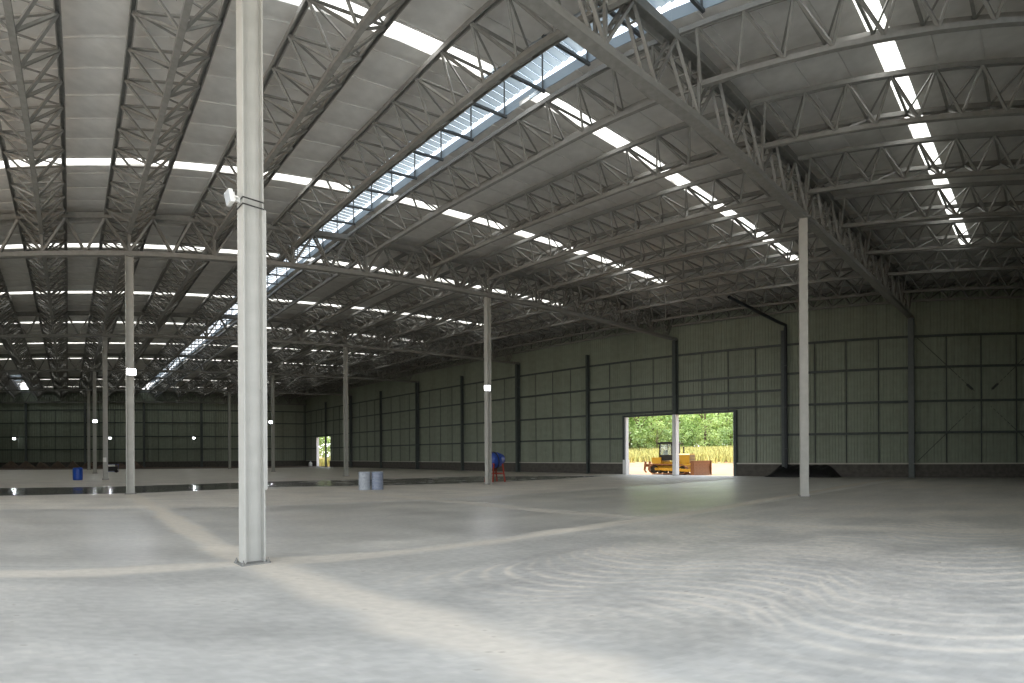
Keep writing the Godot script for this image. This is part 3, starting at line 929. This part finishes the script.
func build_outdoors() -> void:
	var g := setting("ground")
	var s := Shape.new()
	s.grid(func(a: float, b: float) -> Vector3:
		var x := lerpf(-240.0, 240.0, a); var z := lerpf(-120.0, 300.0, b)
		return Vector3(x, ground_height(x, z), -z), 96, 84, null, false)
	part("earth", s, M.dirt, g)
	s = Shape.new()      # unseen pale paving, added to bounce daylight in through the open front
	s.grid(func(a: float, b: float) -> Vector3:
		var q := at(FRONT_U, lerpf(-1.0, 2.0, a)); var d := (at(FRONT_U, 0.5) - at(FRONT_U, -0.5)).normalized()
		var n := Vector3(-d.z, 0, d.x)
		if n.z < 0.0: n = -n
		return q + n * (42.0 * b) + Vector3(0, -0.03, 0), 20, 4, null, false)
	part("bounce_apron", s, M.bounce_apron, g)
	s = Shape.new()      # more of the added bounce paving, beside the open corner
	s.grid(func(a: float, b: float) -> Vector3: return at(lerpf(-0.6, 0.6, a), lerpf(-1.01, -2.2, b), -0.04), 8, 8, null, false)
	part("bounce_apron", s, M.bounce_apron, g)

	# yellow dry grass on the bank
	var blade := Shape.new()
	for k in 7:
		var q := TAU * k / 7.0 + 0.3 * (k % 3); var r := 0.1 + 0.05 * (k % 4)
		var p := Vector3(cos(q) * r, 0, sin(q) * r)
		var w := Vector3(-sin(q), 0, cos(q)) * 0.05
		var top := p * 2.6 + Vector3(0, 0.8 + 0.13 * (k % 3), 0)
		var mid := p * 1.4 + Vector3(0, 0.5, 0)
		var n := Vector3(cos(q), 0.4, sin(q)).normalized()
		blade.tri(p - w, mid + w, p + w, n, n, n); blade.tri(p - w, mid - w, mid + w, n, n, n); blade.tri(mid - w, top, mid + w, n, n, n)
	var mm := MultiMesh.new()
	mm.transform_format = MultiMesh.TRANSFORM_3D
	mm.use_colors = true
	mm.mesh = blade.mesh()
	var spots := []
	for k in 22000:
		var px := rng.randf_range(600, 770) if k % 8 else rng.randf_range(296, 350)
		var z := rng.randf_range(66, 102) if k % 8 else rng.randf_range(96, 116)
		var x := (px - 512.0) / 531.4 * z
		var d := (x - 27.7) * 0.675 + (z - 36.6) * 0.737
		if k % 8 and (d < 27.0 + rng.randf() * 9.0 or d > 54.0): continue
		spots.append(Vector3(x, ground_height(x, z), -z))
	mm.instance_count = spots.size()
	for k in spots.size():
		mm.set_instance_transform(k, Transform3D(Basis(Vector3.UP, rng.randf() * TAU).scaled(Vector3.ONE * rng.randf_range(0.8, 1.5)), spots[k]))
		var c := c8(186, 172, 96).lerp(c8(160, 164, 92), rng.randf()).lerp(c8(206, 196, 132), rng.randf() * 0.6)
		mm.set_instance_color(k, c.srgb_to_linear())
	var mi := MultiMeshInstance3D.new()
	mi.name = "dry_grass"
	mi.multimesh = mm
	mi.material_override = M.dry_grass
	add_child(mi)
	tag(mi, "tall yellow dry grass on the bank beyond the big doorway", "grass", "", "stuff")

	# trees on the edge of the wood
	var kinds := []
	for k in 4:
		kinds.append(tree_foliage(900 + k))
	var spots_t := []
	for k in 16: spots_t.append([585.0 + k * 13.0 + rng.randf_range(-4, 4), rng.randf_range(92, 110), rng.randf_range(11.5, 16.0)])
	for k in 14: spots_t.append([592.0 + k * 14.0, rng.randf_range(122, 130), rng.randf_range(17, 21)])
	for k in 12: spots_t.append([606.0 + k * 12.5 + rng.randf_range(-4, 4), rng.randf_range(91, 95), rng.randf_range(4.5, 6.5)])
	for k in 4: spots_t.append([304.0 + k * 14.0, rng.randf_range(118, 126), rng.randf_range(10, 13)])
	for k in spots_t.size():
		var q: Array = spots_t[k]
		var x: float = (q[0] - 512.0) / 531.4 * q[1]
		var h: float = q[2]
		var t := k % 4
		var far: bool = q[1] > 115.0
		var lab: String = ["mid green broad tree at the wood's edge beyond the big doorway", "bright green loose tree at the wood's edge beyond the big doorway", "yellowish green tree at the wood's edge beyond the big doorway", "deep green tree at the wood's edge beyond the big doorway"][t]
		var grp := "trees at the wood's edge"
		if q[0] < 400.0:
			lab = "leafy green tree seen through the small side doorway"; grp = "trees behind the small doorway"
		elif h < 7.0:
			lab = "low leafy bush between the grass and the wood beyond the big doorway"; grp = "bushes before the wood"
		elif far:
			lab = "tall tree rising deep in the wood beyond the big doorway"; grp = "tall trees deep in the wood"
		var o := thing("broadleaf_tree", lab, "tree", Transform3D(Basis(Vector3.UP, rng.randf() * TAU).scaled(Vector3(h * 0.11, h * 0.1, h * 0.11)), Vector3(x, ground_height(x, q[1]) - 0.1, -q[1])), grp)
		part("foliage", kinds[t], M["leaf_%d" % t], o)
		var s2 := Shape.new()
		s2.tube([Vector3(0, 0, 0), Vector3(0.1, 2, 0.05), Vector3(0.0, 4.5, 0.1), Vector3(0.1, 7.5, 0)], 0.22, 7, 0.06)
		for b in 4:
			var a := TAU * b / 4.0 + 0.4
			s2.tube([Vector3(0.05, 3.0 + 0.6 * b, 0.05), Vector3(cos(a) * 0.9, 4.0 + 0.7 * b, sin(a) * 0.9), Vector3(cos(a) * 1.8, 5.0 + 0.8 * b, sin(a) * 1.8)], 0.09, 5, 0.03)
		part("trunk", s2, M.bark, o)

func tree_foliage(sd: int) -> ArrayMesh:      # a crown for a tree ten metres tall
	var r := RandomNumberGenerator.new()
	r.seed = sd
	var s := Shape.new()
	for b in 26:
		var a := r.randf() * TAU; var hy := r.randf_range(1.2, 9.0)
		var ring := 2.9 * sqrt(maxf(0.05, 1.0 - pow((hy - 4.6) / 5.0, 2))) * sqrt(r.randf_range(0.15, 1.0))
		var c := Vector3(cos(a) * ring, hy, sin(a) * ring)
		var rad := r.randf_range(0.7, 1.3)
		for k in 60:
			var d := Vector3(r.randfn(), r.randfn(), r.randfn()).normalized()
			var p := c + d * rad * r.randf_range(0.6, 1.05)
			var n := (d + 0.7 * Vector3(r.randfn(), r.randfn() + 0.5, r.randfn())).normalized()
			var x := n.cross(Vector3(r.randfn(), r.randfn(), r.randfn())).normalized() * r.randf_range(0.14, 0.24)
			var y := n.cross(x).normalized() * r.randf_range(0.12, 0.2)
			s.tri(p - x, p + x, p + y * 0.9, n, n, n); s.tri(p - x, p - y, p + x, n, n, n)
	return s.mesh()

# ---------------------------------------------------------------- bulldozer outside the big doorway
func build_bulldozer() -> void:
	var c := at(1.18, 2.2, -0.12)
	var fwd := (at(0.6, 2.2) - at(1.4, 2.2)).normalized()
	fwd = fwd.rotated(Vector3.UP, -0.22)
	var x := Transform3D(Basis(fwd, Vector3.UP, fwd.cross(Vector3.UP)), c)
	var o := thing("bulldozer", "yellow bulldozer with black cab and muddy blade outside the big doorway", "bulldozer", x)
	for side in [-1.0, 1.0]:
		var z: float = side * 0.95
		var belt := Shape.new()
		var loop := []
		for k in 10:
			var q := PI / 2 + PI * k / 9.0
			loop.append(Vector2(-1.35 + 0.42 * cos(q), 0.47 + 0.42 * sin(q)))
		for k in 10:
			var q := -PI / 2 + PI * k / 9.0
			loop.append(Vector2(1.35 + 0.40 * cos(q), 0.45 + 0.40 * sin(q)))
		for k in loop.size():
			var a: Vector2 = loop[k]; var b: Vector2 = loop[(k + 1) % loop.size()]
			var n := maxi(1, int(a.distance_to(b) / 0.2))
			for j in n:
				var p := a.lerp(b, (j + 0.1) / n); var e := a.lerp(b, (j + 0.9) / n)
				belt.bar(Vector3(p.x, p.y, z), Vector3(e.x, e.y, z), 0.5, 0.07, Vector3(0, 0.2, 1).cross(Vector3(e.x - p.x, e.y - p.y, 0)))
		var tr := part("track", belt, M.muddy_steel, o)
		for k in 6:
			var wh := Shape.new()
			var rr := 0.33 if k == 0 or k == 5 else 0.16
			wh.lathe(Transform3D(Basis(Vector3.RIGHT, PI / 2), Vector3(-1.35 + 0.54 * k, 0.45 if rr > 0.3 else 0.25, z - 0.12)), [Vector2(0, 0), Vector2(rr, 0), Vector2(rr, 0.24), Vector2(0, 0.24)], 14)
			part("roller", wh, M.black_steel, tr)
		var fr := Shape.new()
		fr.block(Vector3(0, 0.5, z), Vector3(2.5, 0.22, 0.3))
		part("track_frame", fr, M.yellow_paint, o)
	var s := Shape.new()
	s.block(Vector3(-0.1, 0.85, 0), Vector3(3.2, 0.6, 1.1))
	s.block(Vector3(-1.25, 1.25, 0), Vector3(0.9, 0.55, 1.7))
	part("chassis", s, M.yellow_paint, o)
	s = Shape.new()
	s.sweep([Vector2(-0.52, 1.0), Vector2(0.52, 1.0), Vector2(0.52, 1.75), Vector2(0.42, 1.85), Vector2(-0.42, 1.85), Vector2(-0.52, 1.75)], [Vector3(0.25, 0, 0), Vector3(1.75, 0, 0)])
	part("engine_hood", s, M.yellow_paint, o)
	s = Shape.new()
	for k in 6: s.block(Vector3(1.77, 1.1 + 0.12 * k, 0), Vector3(0.05, 0.05, 0.9))
	part("radiator_grille", s, M.black_steel, o)
	s = Shape.new()
	s.tube([Vector3(1.1, 1.8, 0.25), Vector3(1.1, 2.35, 0.25), Vector3(1.02, 2.45, 0.25)], 0.06, 8)
	part("exhaust_pipe", s, M.black_steel, o)
	# cab: four posts, roof, glass
	var cab := part("cab", cab_shape(), M.black_steel, o)
	for q in [[Vector3(-0.98, 2.2, 0), Vector3(0.02, 0.95, 1.2)], [Vector3(0.18, 2.2, 0), Vector3(0.02, 0.95, 1.2)], [Vector3(-0.4, 2.2, 0.68), Vector3(1.0, 0.95, 0.02)], [Vector3(-0.4, 2.2, -0.68), Vector3(1.0, 0.95, 0.02)]]:
		s = Shape.new()
		s.block(q[0], q[1])
		part("window_pane", s, M.cab_glass, cab)
	s = Shape.new()
	s.block(Vector3(-0.55, 1.5, 0), Vector3(0.5, 0.15, 0.55)); s.block(Vector3(-0.78, 1.85, 0), Vector3(0.12, 0.65, 0.55))
	part("seat", s, M.black_steel, o)
	# blade with curved face, push arms and ripper
	s = Shape.new()
	var prof := []
	for k in 9:
		var q := lerpf(-0.75, 0.75, k / 8.0)
		prof.append(Vector2(2.75 - 0.28 * cos(q * 1.2) + 0.1, 0.62 + 0.62 * q / 0.75))
	for k in 9:
		var q := lerpf(0.75, -0.75, k / 8.0)
		prof.append(Vector2(2.66 - 0.28 * cos(q * 1.2) + 0.1, 0.62 + 0.62 * q / 0.75))
	var poly := []
	for q in prof: poly.append(Vector2(q.x, q.y))
	for k in prof.size():
		var a: Vector2 = prof[k]; var b: Vector2 = prof[(k + 1) % prof.size()]
		s.quad(Vector3(a.x, a.y, 1.65), Vector3(a.x, a.y, -1.65), Vector3(b.x, b.y, -1.65), Vector3(b.x, b.y, 1.65))
	for z in [-1.65, 1.65]: s.block(Vector3(2.58, 0.62, z), Vector3(0.3, 1.24, 0.05))
	part("blade", s, M.muddy_steel, o)
	for z in [-1.32, 1.32]:
		s = Shape.new()
		s.bar(Vector3(-0.4, 0.5, z), Vector3(2.45, 0.4, z), 0.16, 0.22)
		s.bar(Vector3(0.9, 0.75, z * 0.7), Vector3(2.45, 1.0, z * 0.9), 0.1, 0.1)
		part("push_arm", s, M.yellow_paint, o)
	s = Shape.new()
	s.bar(Vector3(-1.5, 0.75, 0.5), Vector3(-2.3, 0.85, 0.5), 0.14, 0.18); s.bar(Vector3(-1.5, 0.75, -0.5), Vector3(-2.3, 0.85, -0.5), 0.14, 0.18)
	s.bar(Vector3(-2.35, 0.8, -0.9), Vector3(-2.35, 0.8, 0.9), 0.22, 0.26)
	for z in [-0.75, 0.0, 0.75]:
		s.bar(Vector3(-2.38, 1.15, z), Vector3(-2.5, 0.35, z), 0.1, 0.18); s.bar(Vector3(-2.5, 0.35, z), Vector3(-2.3, 0.16, z), 0.08, 0.12)
	part("ripper", s, M.muddy_steel, o)

func cab_shape() -> Shape:
	var s := Shape.new()
	s.block(Vector3(-0.4, 1.5, 0), Vector3(1.3, 0.5, 1.4))
	for x in [-1.0, 0.2]:
		for z in [-0.68, 0.68]: s.bar(Vector3(x, 1.7, z), Vector3(x * 0.96, 2.72, z * 0.95), 0.1, 0.1)
	s.block(Vector3(-0.4, 2.78, 0), Vector3(1.5, 0.14, 1.5))
	s.block(Vector3(-0.4, 2.88, 0), Vector3(1.2, 0.08, 1.2))
	return s

# ---------------------------------------------------------------- small things
func drum() -> Shape:
	var s := Shape.new()
	s.lathe(Transform3D(), [Vector2(0, 0), Vector2(0.285, 0), Vector2(0.295, 0.02), Vector2(0.285, 0.04), Vector2(0.285, 0.28), Vector2(0.3, 0.3), Vector2(0.285, 0.32), Vector2(0.285, 0.57), Vector2(0.3, 0.59), Vector2(0.285, 0.61), Vector2(0.285, 0.85), Vector2(0.295, 0.87), Vector2(0.285, 0.89), Vector2(0.27, 0.885), Vector2(0.27, 0.865), Vector2(0, 0.865)], 20)
	return s

func build_small_things() -> void:
	var o := thing("steel_drum", "worn grey steel drum with pale streaks, one of two standing on the slab", "drum", axes(0.957, 0.572), "pair of grey drums")
	var body := part("body", drum(), M.drum_grey, o)
	var s := Shape.new()
	s.lathe(Transform3D(Basis(), Vector3(0.16, 0.865, 0)), [Vector2(0.035, 0), Vector2(0.035, 0.02), Vector2(0, 0.02)], 8)
	part("bung", s, M.steel, body)
	o = thing("steel_drum", "blue-stained grey steel drum standing beside the paler drum", "drum", axes(0.951, 0.605), "pair of grey drums")
	body = part("body", drum(), M.drum_worn, o)
	part("bung", s, M.steel, body)
	o = thing("plastic_drum", "bright blue plastic drum standing alone on the far slab", "drum", axes(1.965, -0.107))
	s = Shape.new()
	s.lathe(Transform3D(), [Vector2(0, 0), Vector2(0.26, 0), Vector2(0.29, 0.05), Vector2(0.3, 0.4), Vector2(0.3, 0.75), Vector2(0.27, 0.88), Vector2(0.24, 0.93), Vector2(0, 0.93)], 18)
	body = part("body", s, M.drum_blue, o)
	s = Shape.new()
	s.lathe(Transform3D(Basis(), Vector3(0, 0.8, 0)), [Vector2(0.29, 0), Vector2(0.31, 0.01), Vector2(0.31, 0.05), Vector2(0.28, 0.06)], 18)
	part("rim_band", s, M.drum_blue, body)

	# concrete mixer: tilted blue drum on a red frame
	var x := vaxes(1.1, 1.1)
	o = thing("concrete_mixer", "concrete mixer with blue drum on red legs beside the lit column", "mixer", x)
	s = Shape.new()
	s.lathe(Transform3D(Basis(Vector3.FORWARD, 1.42), Vector3(-0.4, 1.3, 0)), [Vector2(0, 0), Vector2(0.3, 0.0), Vector2(0.46, 0.15), Vector2(0.5, 0.4), Vector2(0.48, 0.65), Vector2(0.3, 1.0), Vector2(0.27, 1.05), Vector2(0.25, 1.0), Vector2(0.4, 0.6), Vector2(0, 0.2)], 18)
	var dr := part("drum", s, M.mixer_blue, o)
	s = Shape.new()
	s.lathe(Transform3D(Basis(Vector3.FORWARD, 1.42), Vector3(-0.02, 1.36, 0)), [Vector2(0.49, 0), Vector2(0.54, 0.01), Vector2(0.54, 0.06), Vector2(0.48, 0.07)], 20)
	part("ring_gear", s, M.black_steel, dr)
	for q in [[-0.4, -0.45], [-0.4, 0.45], [0.5, -0.45], [0.5, 0.45]]:
		s = Shape.new()
		s.bar(Vector3(q[0] * 0.7, 1.15, q[1] * 0.9), Vector3(q[0], 0.02, q[1]), 0.07, 0.07)
		part("leg", s, M.mixer_red, o)
	s = Shape.new()
	for z in [-0.43, 0.43]: s.bar(Vector3(-0.36, 0.55, z), Vector3(0.44, 0.55, z), 0.06, 0.06)
	for y in [0.55, 1.15]: s.bar(Vector3(-0.3, y, -0.43), Vector3(-0.3, y, 0.43), 0.06, 0.06)
	s.bar(Vector3(0.38, 0.55, -0.43), Vector3(0.38, 0.55, 0.43), 0.06, 0.06)
	part("frame", s, M.mixer_red, o)
	s = Shape.new()
	s.block(Vector3(-0.5, 0.85, 0), Vector3(0.3, 0.36, 0.4))
	part("motor_box", s, M.black_steel, o)

	# black sheet added in place of the shaded recess in the plinth
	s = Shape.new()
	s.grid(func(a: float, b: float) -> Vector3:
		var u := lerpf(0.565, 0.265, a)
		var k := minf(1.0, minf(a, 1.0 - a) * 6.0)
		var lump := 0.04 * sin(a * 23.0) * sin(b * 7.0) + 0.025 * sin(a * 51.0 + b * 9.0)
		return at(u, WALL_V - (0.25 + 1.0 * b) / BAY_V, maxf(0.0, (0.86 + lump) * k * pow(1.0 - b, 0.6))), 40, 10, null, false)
	var tp := part("recess_shade", s, M.recess_black, self)
	tag(tp, "black sheet in place of a shaded recess at the green wall foot", "recess_shade")

	# dark pipe: down the side wall and up to the roof
	o = thing("downpipe", "dark drain pipe bent from the roof down the green sheet wall", "pipe")
	var foot := wall_point("right", 0.485, 0.55, 0.0)
	s = Shape.new()
	s.tube([foot, foot + Vector3(0, 10.75, 0)], 0.11, 10)
	part("upright", s, M.dark_pipe, o)
	s = Shape.new()
	s.tube([foot + Vector3(0, 10.7, 0), foot + Vector3(0, 10.95, 0), at(0.5, 1.9, 11.08), at(0.585, 1.7, 12.1)], 0.11, 10)
	part("branch", s, M.dark_pipe, o)
	for y in [2.0, 5.0, 8.0]:
		s = Shape.new()
		s.lathe(Transform3D(Basis(), foot + Vector3(0, y, 0)), [Vector2(0.11, 0), Vector2(0.13, 0), Vector2(0.13, 0.06), Vector2(0.11, 0.06)], 10)
		part("clip", s, M.rod, o)

	# soil heaps along the end wall
	for k in 9:
		var v0 := -0.62 + k * 0.13
		var hh := rng.randf_range(0.5, 1.3); var ww := rng.randf_range(0.06, 0.1)
		s = Shape.new()
		var ph := rng.randf() * 9.0
		s.grid(func(a: float, b: float) -> Vector3:
			var d := Vector2(a * 2.0 - 1.0, b * 2.0 - 1.0)
			var h := maxf(0.0, 1.0 - d.length_squared())
			return at(4.885 + 0.07 * d.y, v0 + ww * d.x, hh * h * (0.8 + 0.25 * sin(9.0 * a + ph) * sin(8.0 * b + ph))), 14, 10, null, true)
		var heap := part("soil_heap", s, M.soil, self)
		tag(heap, "dark brown heap of soil lying along the foot of the end wall", "heap", "soil heaps by the end wall")

	# small generator by the far columns
	o = thing("generator", "small dark generator with a pale tank by the far columns", "generator", axes(3.15, 0.1))
	s = Shape.new()
	s.block(Vector3(0, 0.42, 0), Vector3(1.0, 0.5, 0.6))
	part("engine", s, M.black_steel, o)
	s = Shape.new()
	s.block(Vector3(0, 0.78, 0), Vector3(0.6, 0.2, 0.5)); s.lathe(Transform3D(Basis(), Vector3(0.1, 0.88, 0)), [Vector2(0.06, 0), Vector2(0.06, 0.05), Vector2(0, 0.05)], 8)
	part("tank", s, M.plastic_white, o)
	s = Shape.new()
	for z in [-0.33, 0.33]:
		s.tube([Vector3(-0.6, 0.12, z), Vector3(0.6, 0.12, z), Vector3(0.6, 0.92, z), Vector3(-0.6, 0.92, z), Vector3(-0.6, 0.12, z)], 0.025, 6)
	part("frame", s, M.mixer_blue, o)
	for z in [-0.4, 0.4]:
		s = Shape.new()
		s.lathe(Transform3D(Basis(Vector3.RIGHT, PI / 2), Vector3(0.4, 0.17, z - 0.05)), [Vector2(0, 0), Vector2(0.17, 0), Vector2(0.17, 0.1), Vector2(0, 0.1)], 12)
		part("wheel", s, M.rubber, o)
	# white plastic jug by the small doorway
	o = thing("plastic_jug", "white plastic jug standing by the small side doorway", "jug", axes(4.78, 1.93))
	s = Shape.new()
	s.lathe(Transform3D(), [Vector2(0, 0), Vector2(0.28, 0), Vector2(0.3, 0.05), Vector2(0.3, 0.55), Vector2(0.12, 0.75), Vector2(0.1, 0.82), Vector2(0, 0.82)], 14)
	part("body", s, M.plastic_white, o)
	s = Shape.new()
	s.lathe(Transform3D(Basis(), Vector3(0, 0.82, 0)), [Vector2(0.11, 0), Vector2(0.11, 0.07), Vector2(0, 0.07)], 10)
	part("cap", s, M.drum_blue, o)
